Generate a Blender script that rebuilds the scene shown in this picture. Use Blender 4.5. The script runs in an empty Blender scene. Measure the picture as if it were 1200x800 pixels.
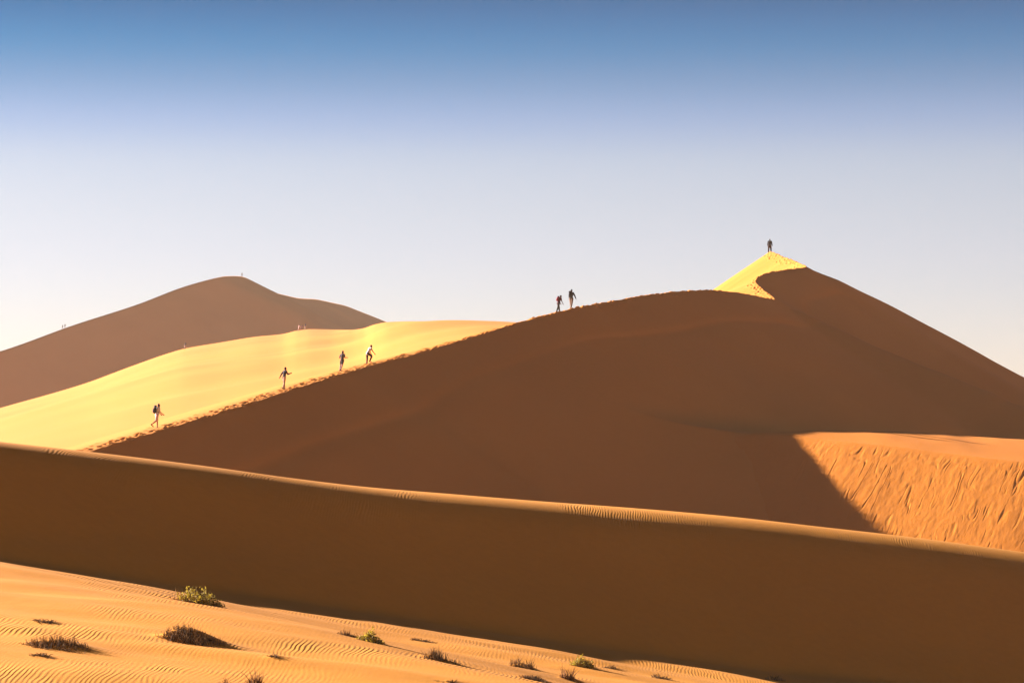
import bpy, bmesh, math, random
import numpy as np
from mathutils import Vector, Matrix

random.seed(7)
RNG = np.random.default_rng(11)
F = 3400.0          # focal length in photo pixels (1200 px wide)
HZ = 600.0          # photo row of the horizon
SUN_A, SUN_E = 30.0, 20.0
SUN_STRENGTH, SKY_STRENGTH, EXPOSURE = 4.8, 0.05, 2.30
HAZE_DENSITY = 0.00011
GROUND_Z = -12.0
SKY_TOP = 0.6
# sine of the elevation -> sky tint (red, green, blue); unseen overhead part warmed to light the shade
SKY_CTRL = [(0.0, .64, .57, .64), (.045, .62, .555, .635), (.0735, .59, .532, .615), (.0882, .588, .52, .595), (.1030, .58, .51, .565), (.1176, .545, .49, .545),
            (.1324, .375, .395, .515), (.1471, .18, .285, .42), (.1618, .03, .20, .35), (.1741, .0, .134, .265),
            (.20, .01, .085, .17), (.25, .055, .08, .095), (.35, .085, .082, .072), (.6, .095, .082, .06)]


sc = bpy.context.scene
COL = sc.collection


# ------------------------------------------------------------------ helpers
def pt(u, v, d):
    return ((u - 600.0) / F * d, d, (HZ - v) / F * d)


def smooth(x, a, b):
    t = np.clip((x - a) / (b - a), 0, 1)
    return t * t * (3 - 2 * t)


def pchip(xs, ys):
    """monotone cubic interpolation, linear outside"""
    xs = np.asarray(xs, float)
    ys = np.asarray(ys, float)
    h = np.diff(xs)
    dl = np.diff(ys) / h
    m = np.zeros_like(xs)
    m[0], m[-1] = dl[0], dl[-1]
    for i in range(1, len(xs) - 1):
        if dl[i - 1] * dl[i] > 0:
            w1, w2 = 2 * h[i] + h[i - 1], h[i] + 2 * h[i - 1]
            m[i] = (w1 + w2) / (w1 / dl[i - 1] + w2 / dl[i])

    def f(x):
        x = np.asarray(x, float)
        k = np.clip(np.searchsorted(xs, x) - 1, 0, len(h) - 1)
        t = (x - xs[k]) / h[k]
        tc = np.clip(t, 0, 1)
        y = ((1 + 2 * tc) * (1 - tc) ** 2 * ys[k] + tc * (1 - tc) ** 2 * h[k] * m[k]
             + tc ** 2 * (3 - 2 * tc) * ys[k + 1] + tc ** 2 * (tc - 1) * h[k] * m[k + 1])
        y = np.where(x < xs[0], ys[0] + m[0] * (x - xs[0]), y)
        y = np.where(x > xs[-1], ys[-1] + m[-1] * (x - xs[-1]), y)
        return y
    return f


def vnoise(x, y, seed=0):
    """smooth 2-D value noise in -1..1"""
    x = np.asarray(x, float)
    y = np.asarray(y, float)
    xi, yi = np.floor(x).astype(np.int64), np.floor(y).astype(np.int64)
    xf, yf = x - xi, y - yi
    xf = xf ** 3 * (xf * (xf * 6 - 15) + 10)
    yf = yf ** 3 * (yf * (yf * 6 - 15) + 10)

    def h(a, b):
        n = (a * 374761393 + b * 668265263 + seed * 974711) & 0xFFFFFFFF
        n = ((n ^ (n >> 13)) * 1274126177) & 0xFFFFFFFF
        n = ((n ^ (n >> 16)) * 2246822519) & 0xFFFFFFFF
        return ((n ^ (n >> 15)) & 0xFFFFFF) / float(0x7FFFFF) - 1.0
    return ((h(xi, yi) * (1 - xf) + h(xi + 1, yi) * xf) * (1 - yf)
            + (h(xi, yi + 1) * (1 - xf) + h(xi + 1, yi + 1) * xf) * yf)


def fbm(x, y, seed=0, oct=4, gain=0.5):
    s, a = 0, 1.0
    for i in range(oct):
        s = s + a * vnoise(x * 2 ** i, y * 2 ** i, seed + i * 17)
        a *= gain
    return s


def graded(*segs):
    """concatenate linspace segments (a, b, n) sharing ends"""
    out = []
    for a, b, n in segs:
        out.append(np.linspace(a, b, n, endpoint=False))
    out.append(np.array([segs[-1][1]]))
    return np.concatenate(out)


def grid_object(name, X, Y, Z, mat, UV=None):
    """(rows, cols) arrays -> one smooth mesh object"""
    r, c = X.shape
    co = np.stack([X, Y, Z], -1).reshape(-1, 3).astype(np.float32)
    i = np.arange(r * c).reshape(r, c)
    q = np.stack([i[:-1, :-1], i[:-1, 1:], i[1:, 1:], i[1:, :-1]], -1).reshape(-1, 4)
    # make normals point up
    a, b, d = co[q[len(q) // 2][0]], co[q[len(q) // 2][1]], co[q[len(q) // 2][3]]
    if np.cross(b - a, d - a)[2] < 0:
        q = q[:, ::-1]
    me = bpy.data.meshes.new(name)
    me.vertices.add(len(co))
    me.vertices.foreach_set('co', co.ravel())
    me.loops.add(q.size)
    me.loops.foreach_set('vertex_index', q.ravel().astype(np.int32))
    me.polygons.add(len(q))
    me.polygons.foreach_set('loop_start', np.arange(0, q.size, 4, dtype=np.int32))
    me.polygons.foreach_set('use_smooth', np.ones(len(q), dtype=bool))
    if UV is not None:
        uv = me.uv_layers.new(name='UVMap')
        U = np.stack([UV[0], UV[1]], -1).reshape(-1, 2).astype(np.float32)
        uv.data.foreach_set('uv', U[q.ravel()].ravel())
    me.update(calc_edges=True)
    me.validate()
    me.materials.append(mat)
    o = bpy.data.objects.new(name, me)
    COL.objects.link(o)
    return o


def structure(o):
    o['kind'] = 'structure'
    return o


# ---------------------------------------------------------------- materials
def nd(nt, t, loc=(0, 0), **kw):
    n = nt.nodes.new(t)
    n.location = loc
    for k, v in kw.items():
        setattr(n, k, v)
    return n


def math_node(nt, op, a=None, b=None):
    n = nt.nodes.new('ShaderNodeMath')
    n.operation = op
    for i, x in enumerate((a, b)):
        if x is None:
            continue
        if isinstance(x, (int, float)):
            n.inputs[i].default_value = x
        else:
            nt.links.new(x, n.inputs[i])
    return n.outputs[0]


def sand_material(name, base, kind, var=0.12):
    m = bpy.data.materials.new(name)
    m.use_nodes = True
    nt = m.node_tree
    nt.nodes.clear()
    L = nt.links.new
    out = nd(nt, 'ShaderNodeOutputMaterial')
    bs = nd(nt, 'ShaderNodeBsdfPrincipled')
    bs.inputs['Roughness'].default_value = 0.95
    bs.inputs['Specular IOR Level'].default_value = 0.12
    L(bs.outputs[0], out.inputs[0])
    tc = nd(nt, 'ShaderNodeTexCoord')
    obj = tc.outputs['Object']
    # colour: large soft patches + fine mottling
    n1 = nd(nt, 'ShaderNodeTexNoise')
    n1.inputs['Scale'].default_value = 0.05
    n1.inputs['Detail'].default_value = 5
    L(obj, n1.inputs['Vector'])
    n2 = nd(nt, 'ShaderNodeTexNoise')
    n2.inputs['Scale'].default_value = 2.3
    n2.inputs['Detail'].default_value = 6
    n2.inputs['Roughness'].default_value = 0.65
    L(obj, n2.inputs['Vector'])
    s = math_node(nt, 'ADD', math_node(nt, 'MULTIPLY', n1.outputs[0], 0.7), math_node(nt, 'MULTIPLY', n2.outputs[0], 0.3))
    cr = nd(nt, 'ShaderNodeValToRGB')
    cr.color_ramp.elements[0].position = 0.3
    cr.color_ramp.elements[1].position = 0.7
    lo = [c * (1 - var) for c in base]
    hi = [min(1, c * (1 + var)) for c in base]
    lo[2] *= 0.93
    hi[1] *= 1.03
    cr.color_ramp.elements[0].color = (*lo, 1)
    cr.color_ramp.elements[1].color = (*hi, 1)
    L(s, cr.inputs[0])
    L(cr.outputs[0], bs.inputs['Base Color'])
    # relief
    height = math_node(nt, 'MULTIPLY', n2.outputs[0], 0.010)
    if kind == 'ripples':
        # wind ripples, crests roughly across the wind and winding
        mp = nd(nt, 'ShaderNodeMapping')
        mp.inputs['Scale'].default_value = (1, .36, 0)
        mp.inputs['Rotation'].default_value = (0, 0, math.radians(3))
        L(obj, mp.inputs['Vector'])
        w = nd(nt, 'ShaderNodeTexWave', wave_type='BANDS', bands_direction='X', wave_profile='SIN')
        w.inputs['Scale'].default_value = 2.4
        w.inputs['Distortion'].default_value = 13.0
        w.inputs['Detail'].default_value = 2.0
        w.inputs['Detail Scale'].default_value = 0.33
        w.inputs['Detail Roughness'].default_value = 0.5
        L(mp.outputs[0], w.inputs['Vector'])
        pn = nd(nt, 'ShaderNodeTexNoise')
        pn.inputs['Scale'].default_value = 1.0
        pn.inputs['Detail'].default_value = 2
        mp2 = nd(nt, 'ShaderNodeMapping')
        mp2.inputs['Scale'].default_value = (0.13, 0.20, 0)
        mp2.inputs['Rotation'].default_value = (0, 0, math.radians(17))
        L(obj, mp2.inputs['Vector'])
        L(mp2.outputs[0], pn.inputs['Vector'])
        mr = nd(nt, 'ShaderNodeMapRange')
        mr.inputs['From Min'].default_value = 0.47
        mr.inputs['From Max'].default_value = 0.70
        mr.inputs['To Min'].default_value = 0.07
        L(pn.outputs[0], mr.inputs['Value'])
        su = nd(nt, 'ShaderNodeSeparateXYZ')
        L(tc.outputs['UV'], su.inputs[0])
        rip = math_node(nt, 'MULTIPLY', w.outputs['Fac'], mr.outputs[0])
        rip = math_node(nt, 'MULTIPLY', rip, su.outputs[0])
        br = nd(nt, 'ShaderNodeTexNoise')
        br.inputs['Scale'].default_value = 1.0
        br.inputs['Detail'].default_value = 3
        mp3 = nd(nt, 'ShaderNodeMapping')
        mp3.inputs['Scale'].default_value = (1.1, .55, 0)
        L(obj, mp3.inputs['Vector'])
        L(mp3.outputs[0], br.inputs['Vector'])
        b2 = nd(nt, 'ShaderNodeMapRange')
        b2.inputs['From Min'].default_value = 0.35
        b2.inputs['From Max'].default_value = 0.65
        b2.inputs['To Min'].default_value = 0.25
        L(br.outputs[0], b2.inputs['Value'])
        rip = math_node(nt, 'MULTIPLY', rip, b2.outputs[0])
        rip = math_node(nt, 'MULTIPLY', rip, 0.0125)
        height = math_node(nt, 'ADD', height, rip)
    bp = nd(nt, 'ShaderNodeBump')
    bp.inputs['Strength'].default_value = 1.0
    bp.inputs['Distance'].default_value = 1.0
    L(height, bp.inputs['Height'])
    L(bp.outputs[0], bs.inputs['Normal'])
    return m


SAND = (0.60, 0.220, 0.029)
M_NEAR = sand_material('rippled orange sand', (0.60, 0.240, 0.018), 'ripples')
M_DUNE = sand_material('orange sand', SAND, 'plain', 0.07)
M_SLIP = sand_material('slipping orange sand', (0.60, 0.203, 0.018), 'plain', 0.08)


def plain_material(name, color, rough=0.85, var=0.25, scale=30, through=0.0):
    m = bpy.data.materials.new(name)
    m.use_nodes = True
    nt = m.node_tree
    bs = nt.nodes['Principled BSDF']
    bs.inputs['Roughness'].default_value = rough
    bs.inputs['Specular IOR Level'].default_value = 0.2
    n = nd(nt, 'ShaderNodeTexNoise')
    n.inputs['Scale'].default_value = scale
    n.inputs['Detail'].default_value = 3
    tc = nd(nt, 'ShaderNodeTexCoord')
    nt.links.new(tc.outputs['Object'], n.inputs['Vector'])
    cr = nd(nt, 'ShaderNodeValToRGB')
    cr.color_ramp.elements[0].position = 0.3
    cr.color_ramp.elements[1].position = 0.7
    cr.color_ramp.elements[0].color = (*[c * (1 - var) for c in color], 1)
    cr.color_ramp.elements[1].color = (*[min(1, c * (1 + var)) for c in color], 1)
    nt.links.new(n.outputs[0], cr.inputs[0])
    nt.links.new(cr.outputs[0], bs.inputs['Base Color'])
    if through:
        tr = nd(nt, 'ShaderNodeBsdfTranslucent')
        nt.links.new(cr.outputs[0], tr.inputs['Color'])
        mx = nd(nt, 'ShaderNodeMixShader')
        mx.inputs[0].default_value = through
        nt.links.new(bs.outputs[0], mx.inputs[1])
        nt.links.new(tr.outputs[0], mx.inputs[2])
        nt.links.new(mx.outputs[0], nt.nodes['Material Output'].inputs['Surface'])
    return m


# ------------------------------------------------------------------- ground
def build_ground():
    a = graded((-4000, -600, 40), (-600, 600, 60), (600, 4000, 40))
    b = graded((-600, 900, 80), (900, 6000, 50))
    X, Y = np.meshgrid(a, b)
    Z = GROUND_Z + 1.2 * fbm(X / 180, Y / 140, 5, 3) - 0.8
    return structure(grid_object('ground', X, Y, Z, M_DUNE))


# ---------------------------------------------------------------- main dune
CREST = [(-250, 640, 150), (-100, 600, 172), (20, 556, 190), (100, 530.5, 204), (184, 505.5, 214), (260, 483, 225), (333, 459.5, 236),
         (402, 438, 248), (431, 429.5, 255), (480, 416.7, 262), (540, 399, 268), (600, 380.5, 274),
         (655, 365.5, 279), (670, 362, 280.5), (720, 352.5, 288), (760, 345.5, 296), (800, 341.3, 303),
         (835, 340, 310), (870, 343.5, 318), (895, 348.5, 325), (912, 353, 330), (905, 347, 333.5),
         (893, 338, 338), (886, 331, 341.5), (888, 325, 345), (900, 319.5, 349), (920, 316, 354),
         (945, 312.0, 361), (937, 308, 366), (920, 301.5, 371), (902, 295, 377)]
cp = np.array([pt(*c) for c in CREST])
cp = np.vstack([[(-62, 120, -14.0)], cp, [(34.5, 389, 28.0), (36, 420, 14.0), (38, 460, -4), (39, 510, -16)]])
crest_x = pchip(cp[:, 1], cp[:, 0])
crest_z = pchip(cp[:, 1], cp[:, 2])
RIDGE = np.array([pt(*c) for c in [(945, 312.5, 362), (1000, 338.5, 368), (1100, 392, 378), (1200, 443, 386),
                                   (1300, 492, 394), (1500, 588, 408), (1700, 680, 424)]])
lit_gx = pchip([120, 290, 320, 334, 350, 373, 400, 500], [.285, .285, .30, .36, .50, .66, .6, .5])
TAN_SLIP = 0.60


def footprints(Z, X, Y, S, yrange, seed, lanes=((-0.30, 0.16), (-0.78, 0.2)), step=0.72, depth=0.13, skip=0.08, rs=1.0):
    rng = np.random.default_rng(seed)
    rows = Y[:, 0]
    y = yrange[0]
    k = 0
    while y < yrange[1]:
        slope = math.hypot(1, float((crest_x(y + .3) - crest_x(y - .3)) / .6))
        y += step / slope * rng.uniform(.6, 1.3)
        k += 1
        if rng.random() < skip:
            continue
        l, j = lanes[int(rng.integers(0, len(lanes)))]
        s0 = l + rng.normal(0, j)
        r = rng.uniform(.10, .17) * rs
        i0, i1 = np.searchsorted(rows, [y - 1.2, y + 1.2])
        if i1 <= i0:
            continue
        sub = (slice(i0, i1), slice(None))
        x0 = float(crest_x(y)) + s0
        # elongated along the track
        tx = float((crest_x(y + .3) - crest_x(y - .3)) / .6)
        tn = math.hypot(tx, 1)
        ex, ey = tx / tn, 1 / tn
        dx, dy = X[sub] - x0, Y[sub] - y
        a = dx * ex + dy * ey
        b = -dx * ey + dy * ex
        q = (a / (r * 1.7)) ** 2 + (b / r) ** 2
        d = depth * rng.uniform(.6, 1.3)
        Z[sub] += -d * np.exp(-q * 1.2) + d * .55 * np.exp(-(np.sqrt(q) - 1.45) ** 2 * 5)


def build_main_dune():
    rows = graded((120, 196, 120), (196, 326, 1000), (326, 380, 560), (380, 510, 90))
    cols = graded((-95, -45, 14), (-45, -12, 22), (-12, -2.4, 30), (-2.4, 0, 27), (0, 1.2, 13), (1.2, 6, 16), (6, 30, 34), (30, 110, 55))
    S, Y = np.meshgrid(cols, rows)
    xc = crest_x(rows)
    # crest crumbled by footsteps
    jit = 0.05 * vnoise(rows * 1.3, rows * 0, 3) + 0.035 * vnoise(rows * 3.1, rows * 0, 9)
    fine = smooth(rows, 196, 205) * (1 - smooth(rows, 378, 384))
    xcj = xc + jit * fine
    X = S + xcj[:, None] * np.exp(-(S / 3) ** 2) + xc[:, None] * (1 - np.exp(-(S / 3) ** 2))
    zc = crest_z(rows) + fine * (0.03 * vnoise(rows * 1.3, rows * 0, 21))
    Z = np.zeros_like(X)
    # sunny windward side
    gx = lit_gx(rows)[:, None]
    far = np.clip(-S, 0, None)
    sh = (smooth(rows, 150, 190) * (1 - smooth(rows, 258, 280)))[:, None]
    zl = zc[:, None] - gx * far - 0.0006 * far ** 2 + sh * (0.38 * 1.4 * (1 - np.exp(-(far / 1.4) ** 1.3)))
    zl += smooth(far, 2, 14) * 0.25 * fbm(X / 22, Y / 30, 31, 2)
    # shaded slip side: sand pile resting on crest and eastern ridge
    ys = np.arange(122, 505, 0.4)
    src = np.stack([crest_x(ys), ys, crest_z(ys)], -1)
    t = np.linspace(0, 1, 240)
    rd = RIDGE
    tt = np.linspace(0, 1, len(rd))
    ridge = np.stack([pchip(tt, rd[:, i])(t) for i in range(3)], -1)
    src = np.vstack([src, ridge])
    pos = S >= 0
    px, py = X[pos], Y[pos]
    zs = np.full(px.shape, -50.0)
    for k in range(len(src)):
        sx, sy, sz = src[k]
        m = np.abs(py - sy) < 75
        v = sz - TAN_SLIP * np.sqrt((px[m] - sx) ** 2 + (py[m] - sy) ** 2 + 0.02)
        zs[m] = np.maximum(zs[m], v)
    # blunt spur running down to the right below the tip of the crest
    p0, p1 = np.array([30.0, 329.0, 23.2]), np.array([55.6, 315, 11.3])
    for f in np.linspace(0, 2.1, 110):
        q = p0 + (p1 - p0) * f
        d = np.sqrt((px - q[0]) ** 2 + (py - q[1]) ** 2 + 16.0) - 4.0
        zs = np.maximum(zs, q[2] - .4 * smooth(f, 0, .3) - TAN_SLIP * d)
    Zs = np.full(X.shape, -50.0)
    Zs[pos] = zs
    # soften cone creases away from the crest
    B = Zs.copy()
    j0 = int(np.argmax(cols >= 0))
    for it in range(24):
        C = B.copy()
        C[1:-1, j0 + 1:-1] = (B[1:-1, j0 + 1:-1] * 2 + B[:-2, j0 + 1:-1] + B[2:, j0 + 1:-1] + B[1:-1, j0:-2] * .5 + B[1:-1, j0 + 2:] * .5) / 5
        B = C
    pb = S >= .3
    qx, qy = X[pb], Y[pb]
    zr = np.full(qx.shape, -50.0)
    for q in ridge:
        zr = np.maximum(zr, q[2] - TAN_SLIP * (np.sqrt((qx - q[0]) ** 2 + (qy - q[1]) ** 2 + 1.0) - 1.0))
    B[pb] = np.maximum(B[pb], zr)
    w = smooth(S, 0.3, 5)
    Zs = Zs * (1 - w) + B * w
    Zs += smooth(S, 1, 10) * (0.22 * fbm(X / 16, Y / 22, 41, 3) + 0.25 * vnoise(X / 45, Y / 60, 43))
    n = smooth(S, 0, .6)
    Z = np.where(S < 0, zl, Zs)
    Z[:, j0] = zc
    # foot tracks on the sunny edge
    footprints(Z, X, Y, S, (200, 302), 5, lanes=((-.35, .12), (-.75, .16)), step=.46, depth=.09)
    footprints(Z, X, Y, S, (200, 302), 6, lanes=((-1.2, .3), (-.1, .10)), step=.8, depth=.10)
    footprints(Z, X, Y, S, (276, 312), 7, lanes=((.4, .3), (-.2, .2)), step=.8, depth=.13, rs=1.15)
    footprints(Z, X, Y, S, (328, 377), 8, lanes=((-.25, .12), (-.65, .2)), step=.36, depth=.085, rs=1.0)
    # fillet where the slip-face dune runs into this one
    plane = 7.1 - 0.595 * ((X - 25.1) * -.25 + (Y - 259.9) * -.968)
    b5 = np.minimum(plane, 7.1 - .15 * np.clip(Y - 262, 0, None))
    kk = 3.5
    dlt = b5 - Z
    hh = np.clip(kk - np.abs(dlt), 0, None) / kk
    fil = np.where(dlt > kk * .98, Z, np.maximum(Z, b5) + hh ** 2 * kk / 4)
    Z = np.where((S > 3) & (Y < 300) & (X < 60), fil, Z)
    Z = np.maximum(Z, GROUND_Z - 3)
    return structure(grid_object('main_dune', X, Y, Z, M_DUNE, (X, Y)))


# ------------------------------------------------------- sunny dunes behind
def build_lit_dune(name, u_range, d0, d1f, v0f, v1f, nu, seed, back=0.35):
    us = np.linspace(*u_range, nu)
    w = np.concatenate([np.linspace(0, 1, 90), np.linspace(1, 2, 40)[1:]])
    U, W = np.meshgrid(us, w)
    d0v = d0(us)[None, :]
    d1 = d1f(us)[None, :]
    v0 = v0f(us)[None, :]
    v1 = v1f(us)[None, :]
    Wc = np.clip(W, 0, 1)
    D = d0v + (d1 - d0v) * Wc
    z0 = (HZ - v0) / F * d0v
    z1 = (HZ - v1) / F * d1
    Zp = z0 + (z1 - z0) * (Wc * 0.88 + 0.12 * np.sin(Wc * math.pi / 2))
    over = np.clip(W - 1, 0, 1) * 260.0
    X = (U - 600) / F * D
    Y = D + over
    Zp = Zp - back * over + (-0.0)
    amp = np.sin(np.clip(Wc, 0, 1) * math.pi) * (W <= 1)
    c, s = math.cos(.95), math.sin(.95)
    a, b = X * c + Y * s, -X * s + Y * c
    Zp = Zp + amp * (1.5 * vnoise(a / 150, b / 34, seed) + .55 * vnoise(a / 60, b / 17, seed + 3))
    Zp = np.maximum(Zp, GROUND_Z - 3)
    return structure(grid_object(name, X, Y, Zp, M_DUNE, (X, Y)))


def build_sunny_dunes():
    us = [-500, -100, 0, 100, 150, 200, 216, 260, 300, 330, 350, 365, 390, 412, 425, 440, 455, 480, 520, 560, 600, 650, 720, 860]
    vs = [604, 507, 478, 449, 430.5, 413, 408.5, 401, 394.5, 391.5, 387, 385.6, 386, 386.2, 384.6, 379.8, 377.2, 376.4, 376.2, 376.8, 378.2, 386, 402, 440]
    return build_lit_dune('sunny_dune', (-500, 860), pchip([-500, 0, 300, 860], [215, 225, 262, 305]),
                          pchip([-500, 0, 200, 350, 385, 420, 460, 500, 580, 860], [600, 660, 700, 760, 752, 660, 550, 490, 455, 450]),
                          pchip([-500, 0, 100, 330, 600, 860], [700, 565, 540, 480, 405, 385]), pchip(us, vs), 680, 51)


# ----------------------------------------------------------------- far dune
def build_far_dune():
    tab = [(-400, 520, 1080), (-200, 455, 1105), (-60, 426, 1135), (0, 411.5, 1150), (20, 405, 1156), (80, 383, 1176), (160, 357, 1205), (220, 334.5, 1232),
           (258, 324.6, 1247), (266, 323.6, 1253), (283, 324, 1264), (300, 331.5, 1280), (320, 342.5, 1300), (345, 348.5, 1330), (375, 351.5, 1365),
           (400, 357, 1395), (425, 366, 1425), (455, 378, 1460), (520, 405, 1530), (600, 440, 1600), (700, 490, 1680)]
    p = np.array([pt(*t) for t in tab])
    fx, fz = pchip(p[:, 1], p[:, 0]), pchip(p[:, 1], p[:, 2])
    rows = np.linspace(1080, 1680, 420)
    cols = graded((-260, -10, 30), (-10, 10, 20), (10, 330, 90))
    S, Y = np.meshgrid(cols, rows)
    X = S + fx(rows)[:, None]
    zc = fz(rows)[:, None]
    Z = np.where(S < 0, zc + .56 * S, zc - .50 * S) + 0.0
    Z -= .9 * np.exp(-(S / 5) ** 2) - .9 * np.exp(-(S / 5) ** 2)
    Z += smooth(np.abs(S), 4, 40) * (2.2 * vnoise(X / 80, Y / 120, 71) + .8 * vnoise(X / 26, Y / 50, 72))
    Z = np.maximum(Z, GROUND_Z - 3)
    return structure(grid_object('far_dune', X, Y, Z, M_DUNE, (X, Y)))


# ---------------------------------------------------- slip-face dune (right)
def build_slip_dune():
    K = [(600, 509.5, 268.4), (700, 509, 265.1), (800, 508.2, 262.6), (900, 507.6, 260.6), (928, 507.6, 259.9), (945, 510.5, 259.0), (960, 513, 258.2), (1000, 517.5, 256.4),
         (1060, 523.5, 254.2), (1100, 529, 252.6), (1200, 541, 248.9), (1400, 566, 243.4), (1900, 640, 231.4)]
    T = [(600, 508.8, 271.4), (700, 508.2, 267.4), (800, 507.4, 264.4), (900, 506.6, 261.9), (928, 506.3, 260.9), (945, 504.3, 261.4), (960, 503.9, 261.9), (1000, 504.2, 263.4),
         (1060, 506, 265.9), (1100, 508, 267.4), (1200, 515, 269.4), (1400, 532, 271.4), (1900, 585, 267.4)]
    us = graded((600, 900, 60), (900, 1215, 640), (1215, 1900, 120))
    k = np.array([pt(*q) for q in K])
    t = np.array([pt(*q) for q in T])
    ku = [q[0] for q in K]
    kx, ky, kz = (pchip(ku, k[:, i])(us) for i in range(3))
    tx, ty, tz = (pchip(ku, t[:, i])(us) for i in range(3))
    ncap = 14
    nf = np.array([-.25, -.968])
    ps = graded((0, 20, 230), (20, 45, 40))
    rowsX, rowsY, rowsZ, rowsP = [], [], [], []
    for b in (60, 30, 12, 4):
        rowsX.append(tx + 0 * b); rowsY.append(ty + b); rowsZ.append(tz - .22 * b * (1 - math.exp(-b / 8))); rowsP.append(0 * us - 30 - b)
    for i in range(ncap):
        f = i / ncap
        bulge = .16 * math.sin(f * math.pi) * np.clip((ty - ky) / 10, 0, 1)
        rowsX.append(tx + (kx - tx) * f); rowsY.append(ty + (ky - ty) * f); rowsZ.append(tz + (kz - tz) * f + bulge); rowsP.append(0 * us - 10 * (1 - f))
    for p in ps:
        e = 1.0
        drop = 0.595 * (p - .5 * (1 - math.exp(-p / .5)))
        rowsX.append(kx + nf[0] * p); rowsY.append(ky + nf[1] * p); rowsZ.append(kz - drop); rowsP.append(0 * us + p)
    X, Y, Z, P = map(np.array, (rowsX, rowsY, rowsZ, rowsP))
    # avalanche streaks running down the face, slanted a little to the left
    q = X * .96 + Y * -.28
    on = smooth(P, .3, 2.0)
    wob = .20 * vnoise(q / 2.6, P / 4.5, 81) + .07 * vnoise(q / .8, P / 1.5, 82)
    qq = q + (.16 + .06 * vnoise(q / 9, P / 14, 80)) * P + wob
    n1 = vnoise(qq / .62, P / 6.0, 83)
    n2 = vnoise(qq / .36, P / 3.6, 84)
    m1 = smooth(vnoise(qq / 1.1, P / 2.2, 85), -.05, .4)
    m2 = smooth(vnoise(qq / .8, P / 1.6, 90), .05, .45)
    # each groove: a sharp cut with the slipped sand heaped on its right lip
    groove = lambda n, w: np.exp(-(n / w) ** 2) - .45 * np.exp(-((n - 2.2 * w) / (1.3 * w)) ** 2)
    Z -= on * (.036 * m1 * groove(n1, .085) + .017 * m2 * groove(n2, .13))
    Z += on * .011 * fbm(qq / .4, P / 1.2, 86, 4)
    Z += on * .02 * fbm(qq / 2.4, P / 9, 79, 2)
    # slumps just under the brink
    sl = np.clip(vnoise(q / .30, P / 2.2, 88) - .25, 0, 1) * np.exp(-((P - 1.0) / .9) ** 2) * smooth(vnoise(q / 5.5, 0 * q, 89), .0, .5)
    Z -= .10 * sl * (P > 0)
    Z += .05 * vnoise(X / 3, Y / 5, 87) * (P < 0)
    Z = np.maximum(Z, GROUND_Z - 3)
    return structure(grid_object('slip_face_dune', X, Y, Z, M_SLIP, (q, P)))


# ---------------------------------------------------------------- near dune
NPERP = np.array([.617, -.787])
NEAR = [(-1900, 424, 87), (-885, 455, 103), (-400, 476, 112), (0, 519, 125), (100, 530.5, 128.5), (200, 543, 132), (300, 557, 135.5), (400, 568.8, 139),
        (500, 577, 142.5), (600, 585, 146), (700, 592.5, 149.5), (800, 601, 153), (900, 612.5, 156), (1000, 624, 159),
        (1100, 637.5, 162), (1200, 653.5, 165), (1500, 707, 174), (1900, 780, 186)]
MOUNDS = []     # (x, y, length, width, height) of sand heaped round plants


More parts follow.
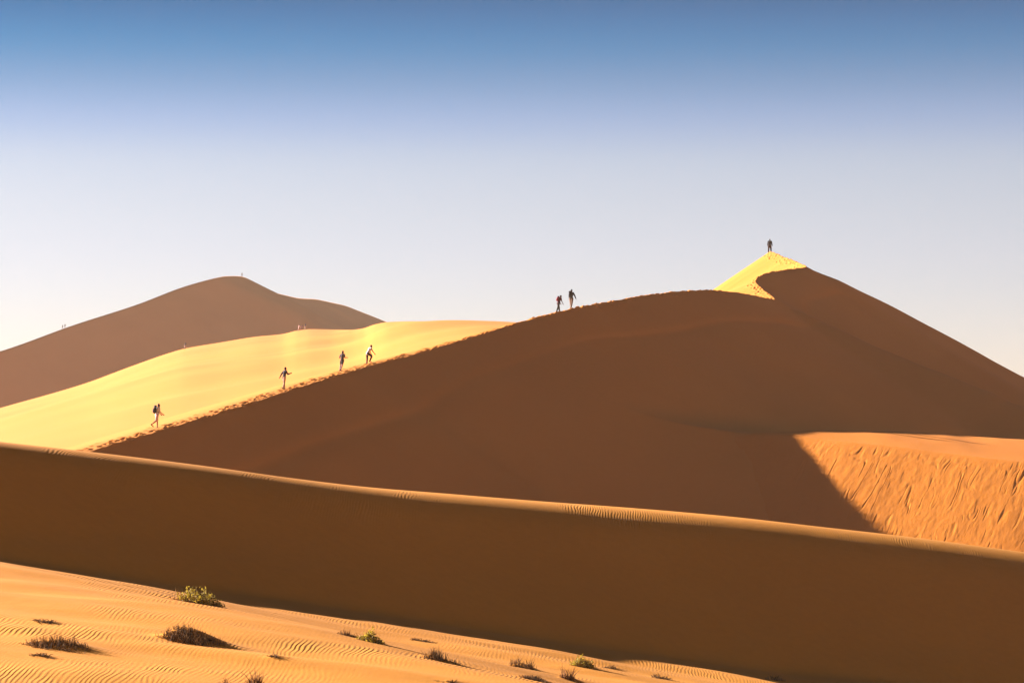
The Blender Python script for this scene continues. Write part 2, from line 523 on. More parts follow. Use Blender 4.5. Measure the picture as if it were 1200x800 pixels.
def build_near_dune():
    us = graded((-1900, -885, 120), (-885, -60, 260), (-60, 1260, 1000), (1260, 1900, 120))
    kp = np.array([pt(*q) for q in NEAR])
    ku = [q[0] for q in NEAR]
    kx, ky, kz = (pchip(ku, kp[:, i])(us) for i in range(3))
    ps = graded((-70, -8, 24), (-8, 0, 50), (0, 14, 130), (14, 62, 400), (62, 100, 30))
    Lr = np.interp(us, [-1900, 0, 600, 1200, 1900], [4.3, 4.3, 5.4, 9.5, 11])
    ptoe = TOE(us)
    P, UU = np.meshgrid(ps, us, indexing='ij')
    fg = np.interp(us, [-1900, 0, 500, 1900], [.095, .095, .09, .09])[None, :]
    Pp = np.clip(P, 0, None) / Lr[None, :]
    slope = .02 + .10 * np.clip(Pp, 0, 1) + .46 * smooth(Pp, .70, 1.75)
    tw = 1.8
    slope = slope + (fg - slope) * smooth(P, ptoe[None, :] - tw * .3, ptoe[None, :] + tw * .7)
    slope = np.where(P < 0, .03 - .28 * (1 - np.exp(np.clip(P, None, 0) / 6)), slope)
    dp = np.diff(ps)[:, None]
    mid = (slope[1:] + slope[:-1]) / 2 * dp
    cum = np.vstack([np.zeros((1, len(us))), np.cumsum(mid, 0)])
    i0 = int(np.argmin(np.abs(ps)))
    drop = cum - cum[i0][None, :]
    X = kx[None, :] + NPERP[0] * P
    Y = ky[None, :] + NPERP[1] * P
    Z = kz[None, :] - drop
    a = X * .787 + Y * .617          # along the crest
    onfg = smooth(P, ptoe[None, :] + .5, ptoe[None, :] + 9)
    # broad swells of the foot slope, running down to the right
    c, s = math.cos(-.30), math.sin(-.30)
    e, f = X * c + Y * s, -X * s + Y * c
    Z += onfg * (.15 * vnoise(e / 16, f / 4.6, 91) + .09 * vnoise(e / 7, f / 2.3, 92) + .03 * vnoise(e / 2.6, f / 1.2, 93))
    rim = smooth(P, -1, 1) * (1 - smooth(P, 6, 9))
    Z += .02 * vnoise(a / 9, P / 3, 94) * smooth(P, -6, 0)
    # small knobs and old tracks in the shaded slope
    shade = smooth(P, Lr[None, :] * 2 + 1, Lr[None, :] * 2 + 5) * (1 - smooth(P, ptoe[None, :] - 2, ptoe[None, :] + 2))
    Z += shade * (.10 * vnoise(a / 11, P / 3.5, 95) + .03 * vnoise(a / 2.0, P / 1.2, 96))
    for (mx, my, ln, wd, h) in MOUNDS:
        dx, dy = X - mx, Y - my
        ca, sa = math.cos(math.radians(-SUN_A + 8)), math.sin(math.radians(-SUN_A + 8))
        p_, q_ = dx * ca + dy * sa, -dx * sa + dy * ca
        Z += h * np.exp(-(np.where(p_ < 0, p_ / (ln * .45), p_ / ln)) ** 2 - (q_ / wd) ** 2)
    Z = np.maximum(Z, GROUND_Z - 3)
    mask = np.maximum(1.0 - smooth(P, Lr[None, :] * 1.5, Lr[None, :] * 2.2), smooth(P, ptoe[None, :] - 1, ptoe[None, :] + 1.5))
    return structure(grid_object('near_dune', X, Y, Z, M_NEAR, (mask, P)))


TOE = pchip([-1900, -300, -150, 50, 180, 350, 480, 650, 900, 1200, 1900], [12.52, 12.88, 13.58, 14.62, 15.46, 16.58, 17.76, 19.46, 22.88, 26.8, 30.8])

# ----------------------------------------------------------- thing helpers
def tag(o, label, cat, group=None):
    o['label'] = label
    o['category'] = cat
    if group:
        o['group'] = group
    return o


def empty(name, loc, rz=0.0, scale=1.0):
    o = bpy.data.objects.new(name, None)
    o.empty_display_size = 0.2
    o.location = loc
    o.rotation_euler = (0, 0, rz)
    o.scale = (scale,) * 3
    COL.objects.link(o)
    return o


def mesh_object(name, me, mat, parent=None):
    o = bpy.data.objects.new(name, me)
    if not me.materials:
        me.materials.append(mat)
    COL.objects.link(o)
    o.parent = parent
    return o


# ------------------------------------------------------------------ people
def basis(d):
    d = d.normalized()
    a = Vector((0, 0, 1)) if abs(d.z) < .9 else Vector((1, 0, 0))
    x = d.cross(a).normalized()
    return x, d.cross(x).normalized()


def capsule(bm, p0, r0, p1, r1, n=12, flat=1.0, fdir=None):
    if r0 > .03:
        r0, r1 = r0 * 1.1, r1 * 1.1
    """tapered limb with round ends; flat squeezes it along fdir"""
    p0, p1 = Vector(p0), Vector(p1)
    d = p1 - p0
    x, y = basis(d)
    if fdir is not None:
        f = Vector(fdir)
        y = (f - d.normalized() * f.dot(d.normalized())).normalized()
        x = d.normalized().cross(y)
    rings = []
    for k in range(4):
        a = math.radians(-80 + k * 26.6)
        rings.append((p0 + d.normalized() * (r0 * math.sin(a)), r0 * math.cos(a)))
    for k in range(4):
        a = math.radians(k * 26.6)
        rings.append((p1 + d.normalized() * (r1 * math.sin(a)), r1 * math.cos(a)))
    vs = []
    for c, r in rings:
        vs.append([bm.verts.new(c + x * (r * math.cos(t)) + y * (r * flat * math.sin(t)))
                   for t in [2 * math.pi * i / n for i in range(n)]])
    for A, B in zip(vs, vs[1:]):
        for i in range(n):
            j = (i + 1) % n
            bm.faces.new((A[i], A[j], B[j], B[i]))
    bm.faces.new(vs[0][::-1])
    bm.faces.new(vs[-1])


def blob(bm, c, r, sx=1, sy=1, sz=1, rot=None):
    g = bmesh.ops.create_uvsphere(bm, u_segments=14, v_segments=10, radius=r)
    M = Matrix.Translation(Vector(c)) @ (rot or Matrix.Identity(4)) @ Matrix.Diagonal((sx, sy, sz, 1))
    bmesh.ops.transform(bm, matrix=M, verts=g['verts'])


def skinned(name, bm, voxel, mat, parent):
    """fuse overlapping limbs into one continuous surface"""
    bmesh.ops.recalc_face_normals(bm, faces=bm.faces)
    me = bpy.data.meshes.new(name)
    bm.to_mesh(me)
    bm.free()
    t = bpy.data.objects.new('fuse', me)
    COL.objects.link(t)
    m = t.modifiers.new('r', 'REMESH')
    m.mode = 'VOXEL'
    m.voxel_size = voxel
    m.use_smooth_shade = True
    s = t.modifiers.new('s', 'SMOOTH')
    s.factor = .5
    s.iterations = 2
    dg = bpy.context.evaluated_depsgraph_get()
    dg.update()
    out = bpy.data.meshes.new_from_object(t.evaluated_get(dg))
    out.name = name
    bpy.data.objects.remove(t)
    bpy.data.meshes.remove(me)
    out.materials.clear()
    return mesh_object(name, out, mat, parent)


MATS = {}


def pm(name, color, rough=.85):
    if name not in MATS:
        MATS[name] = plain_material(name, color, rough, .18, 22)
    return MATS[name]


def rotv(l, ang, side=0.0):
    """limb of length l hanging down, swung forward by ang and outward by side (degrees)"""
    a, s = math.radians(ang), math.radians(side)
    return Vector((l * math.sin(a), l * math.cos(a) * math.sin(s), -l * math.cos(a) * math.cos(s)))


def person(loc, yaw, label, height=1.75, lean=6, head=0, turn=0, legs=((18, 8), (-14, 22)), arms=((20, 12, 25), (-20, 12, 25)),
           skin=(.33, .17, .10), top=('grey cotton', (.2, .2, .22)), sleeves='short', bottom=('black cloth', (.02, .02, .022)), shorts=False,
           hair=(.02, .013, .01), hat=None, shoes=(.12, .08, .05), barefoot=False, female=False, voxel=.011, fingers=True, group=None, bulk=1.1):
    L = math.radians(lean)
    up = Vector((math.sin(L), 0, math.cos(L)))
    fw = Vector((math.cos(L), 0, -math.sin(L)))
    Y = Vector((0, 1, 0))
    pel = Vector((0, 0, 0))
    chest = pel + up * .36
    neck = pel + up * .53
    L2 = math.radians(lean * .5 + head)
    hu = Vector((math.sin(L2), 0, math.cos(L2)))
    hf = Vector((math.cos(L2), 0, -math.sin(L2)))
    if turn:
        hf = Matrix.Rotation(math.radians(turn), 3, 'Z') @ hf
    skull = neck + hu * .155 + hf * .02
    hips = [pel + Y * (.088 * s) + up * -.03 for s in (1, -1)]
    sh_w = .165 if female else .185
    shd = [neck + Y * (sh_w * s) - up * .055 for s in (1, -1)]
    kn, an, el, wr = [], [], [], []
    for i, s in enumerate((1, -1)):
        a, fl = legs[i][:2]
        sd = legs[i][2] if len(legs[i]) > 2 else 3
        kn.append(hips[i] + rotv(.44, a, sd * s))
        an.append(kn[i] + rotv(.43, a - fl, 1 * s))
        g, ab, fx = arms[i]
        el.append(shd[i] + rotv(.29, g, ab * s))
        wr.append(el[i] + rotv(.25, g + fx, ab * s * .6))
    base = min(a.z for a in an) - .085
    root = empty('person', loc, yaw, height / 1.74)
    tag(root, label, 'person', group)
    off = Vector((0, 0, -base))
    for arr in (hips, shd, kn, an, el, wr):
        for i in range(2):
            arr[i] = arr[i] + off
    pel, chest, neck, skull = pel + off, chest + off, neck + off, skull + off
    pitch = [legs[i][0] - legs[i][1] for i in range(2)]
    feet = []
    for i in range(2):
        ang = math.radians(min(0, pitch[i] + 15))
        feet.append(Vector((math.cos(ang), 0, math.sin(ang))))
    # --- body
    bm = bmesh.new()
    capsule(bm, pel, .125, pel + up * .2, .105, flat=.78, fdir=fw)
    capsule(bm, pel + up * .2, .105, chest, .14, flat=.72, fdir=fw)
    capsule(bm, chest, .14, neck - up * .08, .10, flat=.72, fdir=fw)
    capsule(bm, shd[0], .058, shd[1], .058)
    capsule(bm, neck - up * .04, .056, neck + hu * .08, .052)
    blob(bm, skull, .1, .98, .78, 1.16, Matrix.Rotation(L2, 4, 'Y'))
    capsule(bm, skull - hu * .075 + hf * .02, .062, skull - hu * .085 + hf * .055, .04)
    blob(bm, skull + hf * .105 - hu * .015, .017, 1, .8, 1.4)
    blob(bm, skull + hf * .09 - hu * .055, .014, .8, 1.6, .5)
    for s in (1, -1):
        blob(bm, skull + Y * (.078 * s) - hu * .01, .024, .7, .4, 1.2)
        blob(bm, skull + Y * (.032 * s) + hf * .083 + hu * .012, .013)
    for i, s in enumerate((1, -1)):
        capsule(bm, hips[i], .088, kn[i], .055)
        mid = kn[i].lerp(an[i], .3)
        capsule(bm, kn[i], .054, mid, .056)
        capsule(bm, mid, .056, an[i], .036)
        f = feet[i]
        capsule(bm, an[i] - Vector((0, 0, .045)) - f * .03, .038, an[i] - Vector((0, 0, .055)) + f * .14, .03, flat=.8, fdir=(0, 0, 1))
        capsule(bm, shd[i], .056, el[i], .041)
        capsule(bm, el[i], .041, wr[i], .028)
        hd = (wr[i] - el[i]).normalized()
        palm = wr[i] + hd * .075
        capsule(bm, wr[i], .026, palm, .036, flat=.5, fdir=Y)
        hx = hd.cross(Y).normalized()
        if fingers:
            for k, ln in enumerate((.066, .078, .072, .055)):
                b = palm + hx * ((k - 1.5) * .021) + hd * .012
                m_ = b + hd * (ln * .55)
                e_ = m_ + (hd * .75 - Y * (s * .65)).normalized() * (ln * .5)
                capsule(bm, b, .011, m_, .0105, 6)
                capsule(bm, m_, .0105, e_, .009, 6)
            b = wr[i] + hd * .03 - hx * .025
            capsule(bm, b, .013, b - hx * .03 + hd * .035, .011, 6)
            capsule(bm, b - hx * .03 + hd * .035, .011, b - hx * .032 + hd * .062, .0095, 6)
    body = skinned('body', bm, voxel, pm('skin %.2f' % skin[0], skin, .6), root)
    # --- shirt
    bm = bmesh.new()
    capsule(bm, pel - up * .03, .137 * bulk, pel + up * .2, .122 * bulk, flat=.82, fdir=fw)
    capsule(bm, pel + up * .2, .122 * bulk, chest, .155 * bulk, flat=.75, fdir=fw)
    capsule(bm, chest, .155 * bulk, neck - up * .075, .115 * bulk, flat=.76, fdir=fw)
    capsule(bm, shd[0], .072, shd[1], .072)
    capsule(bm, neck - up * .05, .072, neck + hu * .0, .066)
    for i in range(2):
        if sleeves == 'none':
            continue
        e = el[i] if sleeves == 'long' else shd[i].lerp(el[i], .62)
        capsule(bm, shd[i], .071 * bulk, e, .055 * bulk)
        if sleeves == 'long':
            capsule(bm, el[i], .055 * bulk, el[i].lerp(wr[i], .93), .042 * bulk)
    skinned('shirt', bm, voxel * 1.2, pm(*top), root)
    # --- trousers or shorts
    bm = bmesh.new()
    capsule(bm, pel + up * .08, .126, pel - up * .03, .14, flat=.84, fdir=fw)
    for i in range(2):
        if shorts:
            capsule(bm, hips[i], .104, hips[i].lerp(kn[i], shorts if shorts is not True else .72), .086)
        else:
            capsule(bm, hips[i], .103 * bulk, kn[i], .074 * bulk)
            capsule(bm, kn[i], .073 * bulk, kn[i].lerp(an[i], .93), .058 * bulk)
    skinned('shorts' if shorts else 'trousers', bm, voxel * 1.2, pm(*bottom), root)
    # --- hair or hat
    bm = bmesh.new()
    R = Matrix.Rotation(L2, 4, 'Y')
    if hat:
        blob(bm, skull + hu * .045, .108, 1.02, .86, .8, R)
        capsule(bm, skull + hu * .05 + hf * .05, .085, skull + hu * .045 + hf * .1, .08, flat=.14, fdir=hu)
        skinned('cap', bm, voxel * 1.1, pm('hat %.2f %.2f' % hat[:2], hat), root)
    else:
        blob(bm, skull + hu * .022 - hf * .016, .105, 1.0, .86, 1.12, R)
        if female:
            capsule(bm, skull - hf * .08 + hu * .04, .045, skull - hf * .12 - hu * .1, .026)
        skinned('hair', bm, voxel * 1.1, pm('hair %.3f' % hair[0], hair, .6), root)
    if not barefoot:
        for i in range(2):
            bm = bmesh.new()
            f = feet[i]
            capsule(bm, an[i] - Vector((0, 0, .042)) - f * .04, .05, an[i] - Vector((0, 0, .053)) + f * .16, .04, flat=.85, fdir=(0, 0, 1))
            capsule(bm, an[i], .046, an[i] - Vector((0, 0, .04)), .05)
            skinned('shoe', bm, voxel * 1.1, pm('shoe leather %.2f' % shoes[0], shoes), root)
    return root, dict(neck=neck, up=up, fw=fw, chest=chest, shd=shd, pel=pel)


def backpack(root, J, label, color, cname, size=1.0, lid=None):
    o = empty('backpack', root.location, root.rotation_euler.z, root.scale[0])
    tag(o, label, 'backpack')
    up, fw, Y = J['up'], J['fw'], Vector((0, 1, 0))
    c = J['chest'] - fw * (.20 + .03 * size)
    bm = bmesh.new()
    capsule(bm, c - up * .15 * size, .15 * size, c + up * .13 * size, .135 * size, flat=.62, fdir=fw)
    capsule(bm, c - up * .14 * size - fw * .09 * size, .10 * size, c - up * .02 - fw * .09 * size, .09 * size, flat=.5, fdir=fw)
    skinned('bag', bm, .014, pm(cname, color), o)
    bm = bmesh.new()
    capsule(bm, c + up * .2 * size - Y * .06, .085 * size, c + up * .2 * size + Y * .06, .085 * size)
    skinned('lid', bm, .014, pm(*(lid or (cname, color))), o)
    for i, s in enumerate((1, -1)):
        bm = bmesh.new()
        a = J['neck'] + Y * (.095 * s) - up * .03
        pts = [c + up * .17 * size + Y * (.08 * s), a - fw * .06 + up * .045, a + fw * .09 + up * .02, a + fw * .135 - up * .14, J['pel'] + up * .2 + Y * (.15 * s) + fw * .03, c - up * .17 * size + Y * (.11 * s)]
        for p, q in zip(pts, pts[1:]):
            capsule(bm, p, .019, q, .019, 8)
        skinned('strap', bm, .012, pm(cname, color), o)
    return o


def surface_z(obj, x, y):
    ok, p, n, _ = obj.ray_cast(Vector((x, y, 300)), Vector((0, 0, -1)))
    return p.z if ok else 0.0


def cast(obj, u, v):
    d = Vector(((u - 600) / F, 1, (HZ - v) / F)).normalized()
    ok, p, n, _ = obj.ray_cast(Vector((0, 0, 0)), d)
    return p if ok else None


def on_crest(u, s, sink=.04):
    a, b = 200.0, 308.0
    for _ in range(50):
        m = (a + b) / 2
        if float(crest_x(m)) + s < (u - 600) / F * m:
            a = m
        else:
            b = m
    x = float(crest_x(a)) + s
    return Vector((x, a, surface_z(main_dune, x, a) - sink))


R_ = math.radians


def build_people():
    r, J = person(on_crest(184, -1.1), R_(28), 'hiker in white shirt and pale pink shorts carrying a black backpack, lowest on the ridge', 1.78,
                  lean=10, head=6, legs=((8, 6), (-14, 40)), arms=((16, 8, 40), (12, 8, 44)), top=('white cotton', (.55, .54, .56)),
                  bottom=('pale pink cotton', (.62, .36, .33)), shorts=.85, skin=(.30, .15, .085), hair=(.015, .01, .008))
    backpack(r, J, 'black backpack on the hiker in pale pink shorts', (.013, .012, .013), 'black nylon', 1.05)
    person(on_crest(333, -1.0), R_(32), 'barelegged person in dark purple top and beige shorts striding with one arm flung back', 1.78,
           lean=9, legs=((9, 4), (-4, 14)), arms=((-40, 14, 16), (30, 10, 80)), top=('dark purple jersey', (.02, .014, .022)), sleeves='long',
           bottom=('beige cotton', (.5, .33, .24)), shorts=.55, skin=(.20, .095, .055), hair=(.03, .017, .01))
    person(on_crest(401, -1.0), R_(52), 'barelegged person in grey top and black shorts with elbow bent outward', 1.76, lean=7,
           legs=((-10, 4), (-16, 10)), arms=((-12, 34, 80), (2, 18, 95)), top=('grey violet jersey', (.055, .044, .05)),
           bottom=('black cloth', (.013, .012, .014)), shorts=.6, skin=(.24, .11, .06), hair=(.06, .03, .015), female=True)
    person(on_crest(431, -1.0), R_(30), 'stooping climber in white shirt and black trousers with one knee raised', 1.76, lean=30, head=4,
           legs=((2, 6), (52, 78)), arms=((20, 6, 12), (28, 6, 14)), top=('white shirt cloth', (.62, .58, .55)), sleeves='none',
           bottom=('black cloth', (.013, .012, .014)), skin=(.06, .035, .025), hair=(.03, .016, .01))
    r, J = person(on_crest(654.5, -.6), R_(35), 'hiker in dark red top and dark trousers bending forward under a red pack', 1.70, lean=20, head=10,
                  legs=((20, 12), (-16, 8)), arms=((22, 8, 14), (12, 8, 18)), top=('dark red jersey', (.08, .008, .014)),
                  bottom=('dark olive cloth', (.018, .016, .012)), skin=(.16, .075, .05), hat=(.05, .022, .018))
    backpack(r, J, 'red backpack on the hiker bending forward', (.22, .012, .025), 'red nylon', .92, ('black nylon', (.013, .012, .013)))
    r, J = person(on_crest(669.5, -.6), R_(58), 'hiker in grey jacket and beige trousers with black backpack, walking upright on the skyline', 1.84, lean=3,
                  legs=((10, 6), (-12, 10)), arms=((8, 14, 8), (14, 26, 4)), top=('charcoal fleece', (.025, .025, .03)), sleeves='long',
                  bottom=('beige trousers cloth', (.2, .15, .10)), skin=(.2, .1, .06), hair=(.012, .009, .008))
    backpack(r, J, 'black backpack on the upright hiker in beige trousers', (.012, .012, .013), 'black nylon', 1.0)
    y = 376.4
    x = (902 - 600) / F * y
    person(Vector((x, y, surface_z(main_dune, x, y) - .04)), R_(75), 'person in black jacket standing alone on the top of the highest dune peak', 1.76, lean=8,
           bulk=1.28, legs=((4, 4, 8), (10, 12, 8)), arms=((6, 15, 14), (6, 15, 14)), top=('black jacket cloth', (.013, .013, .017)), sleeves='long',
           bottom=('dark brown cloth', (.035, .022, .015)), skin=(.12, .07, .05), hair=(.012, .01, .01))
    # far walkers, a few pixels tall
    far = [('sunny', 350.0, 388.0, 'far person in pale pink shirt on the sunny ridge, left one of three', (.55, .33, .27), (.5, .36, .28), 20),
           ('sunny', 353.0, 387.0, 'far person in reddish shirt stooping on the sunny ridge, middle one of three', (.22, .06, .06), (.2, .09, .06), 55),
           ('sunny', 357.6, 386.4, 'far person in dark shirt and tan trousers on the sunny ridge, right one of three', (.03, .015, .015), (.45, .28, .18), 10),
           ('sunny', 216.5, 409.0, 'tiny dark person alone low on the far sunny ridge below the brown dune', (.05, .03, .02), (.4, .3, .25), 30),
           ('far', 73.0, 386.0, 'tiny person on the far brown dune skyline, lower one of a pair', (.06, .06, .07), (.1, .09, .08), 8),
           ('far', 76.0, 384.7, 'tiny person on the far brown dune skyline, upper one of a pair', (.03, .03, .04), (.05, .05, .05), 8),
           ('far', 283.5, 324.2, 'tiny person standing alone on the top of the far brown dune', (.05, .05, .05), (.06, .06, .06), 2)]
    for k, (w, u, v, lab, tc, bc, ln) in enumerate(far):
        ob = sunny_dune if w == 'sunny' else far_dune
        p = None
        for dv in (0, .5, 1, 1.5, 2, 3, 4, 6):
            p = cast(ob, u, v + dv)
            if p is not None:
                break
        if p is None:
            continue
        person(Vector((p.x, p.y + .3, surface_z(ob, p.x, p.y + .3) - .05)), R_(35 + 9 * k), lab, 1.76, lean=ln, voxel=.03, fingers=False, barefoot=True,
               top=('far shirt %d' % k, tc), bottom=('far trousers %d' % k, bc), group='walkers far away on the dunes')


# ------------------------------------------------------------------- plants
LEAF = plain_material('yellow green leaves', (.36, .265, .026), .6, .45, 14, .45)
DRYM = plain_material('dry straw', (.32, .18, .055), .9, .45, 25, .35)
DARKM = plain_material('grey dead twigs', (.085, .048, .02), .9, .35, 25)
REDM = plain_material('reddish dry stems', (.28, .12, .04), .9, .35, 25, .3)
PALEM = plain_material('pale straw', (.42, .26, .09), .9, .3, 25, .3)
STEMM = plain_material('woody stem', (.10, .06, .03), .9, .3, 25)


def blade(bm, p, q, w, bend=0.1, rng=random):
    p, q = Vector(p), Vector(q)
    d = q - p
    s = d.cross(Vector((rng.uniform(-1, 1), rng.uniform(-1, 1), rng.uniform(-.3, .3))))
    if s.length < 1e-6:
        return
    s.normalize()
    m = p.lerp(q, .55) + Vector((0, 0, bend * d.length))
    n2 = d.cross(s).normalized()
    a = [bm.verts.new(p + s * w + n2 * 0), bm.verts.new(p - s * w), bm.verts.new(p + n2 * w * 1.4)]
    b = [bm.verts.new(m + s * w * .8), bm.verts.new(m - s * w * .8), bm.verts.new(m + n2 * w)]
    t = bm.verts.new(q)
    for i in range(3):
        j = (i + 1) % 3
        bm.faces.new((a[i], a[j], b[j], b[i]))
        bm.faces.new((b[i], b[j], t))


def leaf(bm, c, r, rng=random):
    n = Vector((rng.gauss(0, 1), rng.gauss(0, 1), rng.gauss(0, 1) + .4)).normalized()
    x, y = basis(n)
    a = rng.uniform(0, 6.28)
    u = x * math.cos(a) + y * math.sin(a)
    w = n.cross(u)
    c = Vector(c)
    vs = [bm.verts.new(c - u * r), bm.verts.new(c + w * r * .45 + n * r * .15), bm.verts.new(c + u * r), bm.verts.new(c - w * r * .45 + n * r * .15)]
    bm.faces.new(vs)


def to_mesh(name, bm, mat, parent):
    me = bpy.data.meshes.new(name)
    bm.to_mesh(me)
    bm.free()
    return mesh_object(name, me, mat, parent)


def plant(name, cat, label, p, ln, wd, ht, kind, seed, group=None, yaw=None):
    """ln x wd x ht metres; long axis lies along the slope (yaw)"""
    rng = random.Random(seed)
    o = empty(name, p, R_(-SUN_A + 6) if yaw is None else yaw)
    tag(o, label, cat, group)
    zloc = lambda x, y: surface_z(near_dune, p.x + x * math.cos(o.rotation_euler.z) - y * math.sin(o.rotation_euler.z),
                                  p.y + x * math.sin(o.rotation_euler.z) + y * math.cos(o.rotation_euler.z)) - p.z
    cl = [(rng.gauss(0, .22) * ln, rng.gauss(0, .22) * wd, rng.uniform(.45, 1)) for _ in range(9)]
    def runner(bm, x0, y0, x1, y1):
        # creeping stem lying on the sand
        n = max(1, int(math.hypot(x1 - x0, y1 - y0) / .12))
        for k in range(n):
            xa, ya = x0 + (x1 - x0) * k / n, y0 + (y1 - y0) * k / n
            xb, yb = x0 + (x1 - x0) * (k + 1.15) / n, y0 + (y1 - y0) * (k + 1.15) / n
            blade(bm, (xa, ya, zloc(xa, ya) + .004), (xb, yb, zloc(xb, yb) + .006), .006, .02, rng)
    if kind == 'green':
        bs, bl = bmesh.new(), bmesh.new()
        for _ in range(int(70 * ln)):
            x, y = rng.uniform(-.5, .5) * ln, rng.uniform(-.5, .5) * wd
            q = (2 * x / ln) ** 2 + (2 * y / wd) ** 2
            if q > 1:
                continue
            lump = .62 + .38 * math.sin(x * 9 + seed) * math.cos(y * 11 + seed * 2)
            h = ht * math.sqrt(max(.05, 1 - q)) * lump * rng.uniform(.75, 1.1)
            b = Vector((x * .55, y * .55, zloc(x * .55, y * .55) - .03))
            t = Vector((x, y, zloc(x, y) + h))
            blade(bs, b, t, .008, .08, rng)
            for k in range(13):
                f = rng.uniform(.35, 1.0)
                c = b.lerp(t, f) + Vector((rng.gauss(0, .05), rng.gauss(0, .05), rng.gauss(0, .035)))
                leaf(bl, c, rng.uniform(.03, .058), rng)
        to_mesh('foliage', bl, LEAF, o)
        to_mesh('stems', bs, STEMM, o)
        b2 = bmesh.new()
        for _ in range(int(22 * ln)):
            x, y = rng.uniform(-.6, .1) * ln, rng.uniform(-.5, .5) * wd
            b = Vector((x, y, zloc(x, y) - .02))
            runner(b2, 0, 0, x, y)
            blade(b2, b, b + Vector((rng.uniform(-.25, .2), rng.uniform(-.15, .15), rng.uniform(.15, .8) * ht)), .007, .05, rng)
        to_mesh('dry_stems', b2, PALEM, o)
    else:
        mats = {'dry': (DRYM, DARKM), 'dark': (DRYM, DARKM), 'red': (REDM, DARKM), 'pale': (PALEM, DARKM), 'sparse': (DRYM, DARKM), 'flat': (DARKM, DRYM)}[kind]
        bms = (bmesh.new(), bmesh.new())
        for bm_ in bms:
            for (cx, cy, ch) in cl:
                runner(bm_, 0, 0, cx, cy)
        n = int({'flat': 120, 'sparse': 75, 'dark': 150}.get(kind, 170) * max(.35, ln) * max(.5, wd / .4))
        for i in range(n):
            cx, cy, ch = rng.choice(cl)
            x, y = cx + rng.gauss(0, .10) * ln, cy + rng.gauss(0, .12) * wd
            q = math.exp(-(2 * x / ln) ** 2 * .8)
            b = Vector((x, y, zloc(x, y) - .03))
            sp = .85 if kind != 'flat' else 1.6
            h = ht * ch * q * rng.uniform(.35, 1.25)
            kb = 0 if rng.random() < .62 else 1
            if rng.random() < .35:
                runner(bms[kb], cx, cy, x, y)
            t = b + Vector((rng.gauss(.10, .5) * sp * max(h, .12), rng.gauss(0, .5) * sp * max(h, .12), h + .03))
            blade(bms[kb], b, t, rng.uniform(.005, .010), rng.uniform(0, .2), rng)
        for _ in range(int((22 if kind == 'sparse' else 7) * ln) + 1):
            cx, cy, ch = rng.choice(cl)
            b = Vector((cx, cy, zloc(cx, cy) - .03))
            t = b + Vector((rng.gauss(0, .3) * ht, rng.gauss(0, .2) * ht, ht * rng.uniform(.6, 1.6) if kind != 'flat' else ht))
            blade(bms[0], b, t, .006, .02, rng)
        to_mesh('stalks', bms[0], mats[0], o)
        to_mesh('dead_twigs', bms[1], mats[1], o)
    return o


# u, v of the base, width px, height px, kind, mound height, name, category, label
PLANTS = [
    (234, 706, 52, 20, 'green', .16, 'green_bush', 'bush', 'largest yellow green bush, standing at the shadow edge on the left'),
    (216, 748, 78, 9, 'dark', .34, 'dry_grass_tuft', 'dry grass', 'long dark mound of dry grass below the largest green bush'),
    (66, 755, 78, 10, 'sparse', .16, 'dead_scrub', 'dead scrub', 'sprawling dark dead scrub with a tall bare twig at far left'),
    (52, 728, 32, 3, 'flat', .05, 'dead_twig_mat', 'twigs', 'thin dark mat of twigs above the sprawling dead scrub'),
    (48, 768, 30, 3, 'flat', .03, 'dead_twig_mat', 'twigs', 'thin line of twigs just below the sprawling dead scrub'),
    (434, 751, 27, 14, 'green', .12, 'green_bush', 'bush', 'small green bush with a dark twig trail on its left side'),
    (408, 744, 26, 6, 'dark', .05, 'dead_scrub', 'dead scrub', 'dark dry twig trail touching the left side of the small green bush'),
    (507, 771, 36, 11, 'dry', .12, 'dry_grass_tuft', 'dry grass', 'sparse brown dry grass tuft right of and below the small green bush'),
    (610, 781, 28, 12, 'dark', .14, 'dry_grass_tuft', 'dry grass', 'rounded dense brown grass clump with a tail, in mid foreground'),
    (665, 795, 18, 13, 'red', .12, 'dry_grass_tuft', 'dry grass', 'small round brown grass clump at the bottom edge below a green bush'),
    (683, 780, 25, 13, 'green', .12, 'green_bush', 'bush', 'rightmost green bush, close to the shadow edge'),
    (624, 795, 38, 4, 'flat', .08, 'dead_twig_mat', 'twigs', 'long low twig mat just under the rounded dense grass clump'),
    (719, 783, 18, 4, 'flat', .06, 'dead_twig_mat', 'twigs', 'short dark twig mat just right of the rightmost green bush'),
    (492, 750, 24, 3, 'flat', .05, 'dead_twig_mat', 'twigs', 'thin twig mat on bare sand above the sparse dry grass tuft'),
    (772, 794, 24, 5, 'flat', .06, 'dead_twig_mat', 'twigs', 'dark twig mat at the right end of the sunny sand'),
    (909, 796, 18, 6, 'dry', .04, 'dry_grass_tuft', 'dry grass', 'faint dry grass tuft lying in shade at the bottom right'),
    (323, 769, 22, 3, 'flat', .05, 'dead_twig_mat', 'twigs', 'thin twig mat alone on open sand right of the dark grass mound'),
    (300, 802, 24, 15, 'red', .05, 'dry_shrub', 'dry shrub', 'reddish dry shrub cut off by the bottom edge'),
    (264, 803, 20, 9, 'red', .04, 'dry_shrub', 'dry shrub', 'smaller reddish dry shrub at the bottom edge, left of its neighbour'),
    (530, 799, 16, 4, 'flat', .05, 'dead_twig_mat', 'twigs', 'short twig mat touching the bottom edge below the sparse grass tuft'),
]


def find_mounds(obj):
    out = []
    for (u, v, w, h, kind, mh, *_) in PLANTS:
        p = cast(obj, u, v)
        if p is None:
            continue
        m = p.y / F
        out.append((p.x, p.y, w * m * .62, max(.28, w * m * .30), mh))
    return out


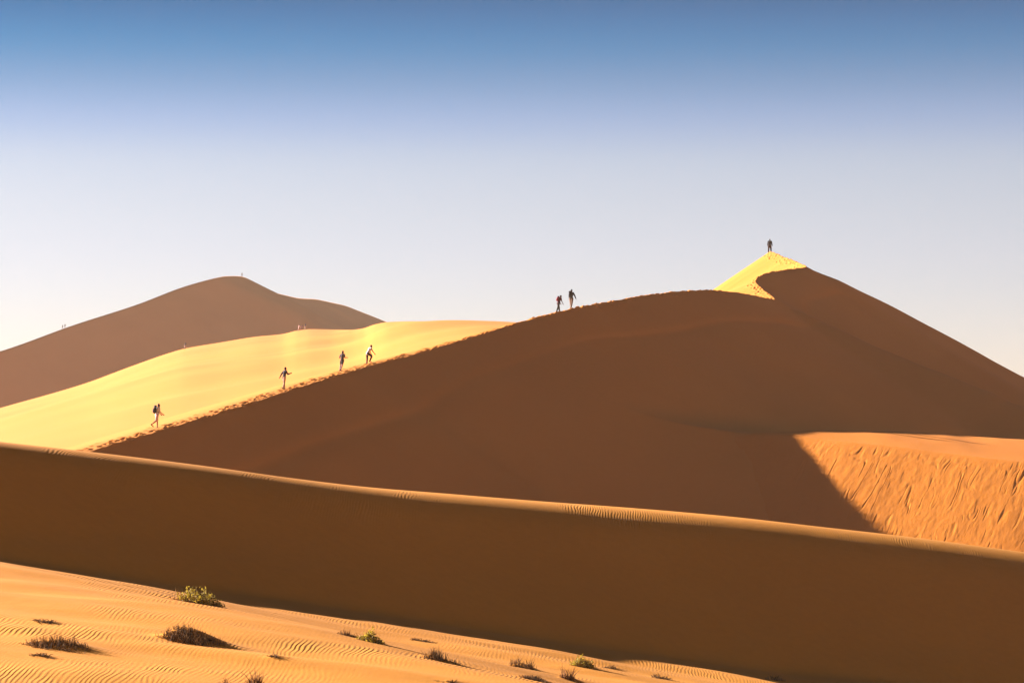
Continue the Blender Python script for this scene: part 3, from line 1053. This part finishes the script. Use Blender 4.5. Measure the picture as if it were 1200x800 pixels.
def build_plants():
    for k, (u, v, w, h, kind, mh, name, cat, label) in enumerate(PLANTS):
        p = cast(near_dune, u, v)
        if p is None:
            continue
        p = Vector((p.x, p.y, surface_z(near_dune, p.x, p.y)))
        m = p.y / F
        grp = {'dead_twig_mat': 'low mats of dead twigs on the sand', 'dry_grass_tuft': 'dry grass tufts on the sand', 'green_bush': 'green bushes on the sand'}.get(name)
        plant(name, cat, label, p, w * m * 1.2, max(.32, w * m * .62), h * m * 1.12, kind, 100 + k, grp)
    # bare twig standing up in the dead scrub


# -------------------------------------------------------------------- build
build_ground()
main_dune = build_main_dune()
sunny_dune = build_sunny_dunes()
far_dune = build_far_dune()
slip_dune = build_slip_dune()
near_dune = build_near_dune()
bpy.context.view_layer.update()
MOUNDS = find_mounds(near_dune)
bpy.data.meshes.remove(near_dune.data)      # rebuilt with sand heaped round the plants
near_dune = build_near_dune()
bpy.context.view_layer.update()

build_people()
build_plants()

# --------------------------------------------------------------------- haze
def build_haze():
    me = bpy.data.meshes.new('haze')
    bm = bmesh.new()
    bmesh.ops.create_cube(bm, size=1.0)
    lo, hi = Vector((-4200, -800, GROUND_Z - 8)), Vector((4200, 6200, 110))
    for v in bm.verts:
        v.co = Vector((lo[i] if v.co[i] < 0 else hi[i] for i in range(3)))
    bm.to_mesh(me)
    bm.free()
    o = bpy.data.objects.new('haze', me)
    COL.objects.link(o)
    o['kind'] = 'stuff'
    m = bpy.data.materials.new('dusty air')
    m.use_nodes = True
    nt = m.node_tree
    nt.nodes.clear()
    out = nd(nt, 'ShaderNodeOutputMaterial')
    pv = nd(nt, 'ShaderNodeVolumePrincipled')
    pv.inputs['Color'].default_value = (0.95, 0.72, 0.48, 1)
    pv.inputs['Density'].default_value = HAZE_DENSITY
    pv.inputs['Anisotropy'].default_value = 0.0
    nt.links.new(pv.outputs[0], out.inputs['Volume'])
    me.materials.append(m)


build_haze()

# ------------------------------------------------------------ light, camera
def build_world():
    w = bpy.data.worlds.new('World')
    sc.world = w
    w.use_nodes = True
    nt = w.node_tree
    nt.nodes.clear()
    L = nt.links.new
    out = nd(nt, 'ShaderNodeOutputWorld')
    bg = nd(nt, 'ShaderNodeBackground')
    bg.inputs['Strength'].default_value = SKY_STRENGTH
    sky = nd(nt, 'ShaderNodeTexSky', sky_type='NISHITA')
    sky.sun_disc = False
    sky.sun_elevation = math.radians(SUN_E)
    sky.sun_rotation = math.radians(-90 + SUN_A)
    sky.air_density = 1.0
    sky.dust_density = 0.6
    sky.ozone_density = 2.0
    # elevation tint: pale horizon band turns quickly deep blue; unseen overhead warmed to fill shade
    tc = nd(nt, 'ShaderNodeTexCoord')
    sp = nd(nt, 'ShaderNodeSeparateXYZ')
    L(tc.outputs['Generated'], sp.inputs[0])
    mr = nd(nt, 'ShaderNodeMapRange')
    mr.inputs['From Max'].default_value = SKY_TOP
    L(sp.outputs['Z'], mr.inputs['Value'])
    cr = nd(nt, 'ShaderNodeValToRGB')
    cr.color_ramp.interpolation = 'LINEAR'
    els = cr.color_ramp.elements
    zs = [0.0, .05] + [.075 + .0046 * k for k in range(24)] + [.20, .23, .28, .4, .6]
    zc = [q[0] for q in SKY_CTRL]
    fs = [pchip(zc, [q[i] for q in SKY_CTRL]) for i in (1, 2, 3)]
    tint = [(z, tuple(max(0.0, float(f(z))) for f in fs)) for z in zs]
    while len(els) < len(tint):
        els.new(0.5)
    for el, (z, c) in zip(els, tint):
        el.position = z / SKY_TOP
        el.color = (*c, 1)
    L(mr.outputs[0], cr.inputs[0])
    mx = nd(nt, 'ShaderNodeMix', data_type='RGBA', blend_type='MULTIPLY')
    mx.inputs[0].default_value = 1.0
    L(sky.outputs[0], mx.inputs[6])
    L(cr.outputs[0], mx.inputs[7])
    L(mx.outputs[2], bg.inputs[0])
    L(bg.outputs[0], out.inputs[0])


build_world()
a, e = math.radians(SUN_A), math.radians(SUN_E)
ld = bpy.data.lights.new('sun', 'SUN')
ld.energy = SUN_STRENGTH
ld.angle = math.radians(0.53)
ld.color = (1.0, 0.86, 0.88)
lo = bpy.data.objects.new('sun', ld)
COL.objects.link(lo)
lo.rotation_euler = Vector((math.cos(a) * math.cos(e), -math.sin(a) * math.cos(e), -math.sin(e))).to_track_quat('-Z', 'Y').to_euler()
lo.location = (-80, 60, 60)

cam = bpy.data.cameras.new('camera')
cam.sensor_width = 36.0
cam.lens = 36.0 * F / 1200.0
cam.shift_y = (HZ - 400.0) / 1200.0
cam.clip_start = 0.5
cam.clip_end = 20000
co = bpy.data.objects.new('camera', cam)
COL.objects.link(co)
co.rotation_euler = (math.pi / 2, 0, 0)
sc.camera = co

sc.view_settings.view_transform = 'Standard'
sc.view_settings.look = 'None'
sc.view_settings.gamma = 1.0
sc.view_settings.exposure = EXPOSURE
sc.view_settings.use_curve_mapping = False
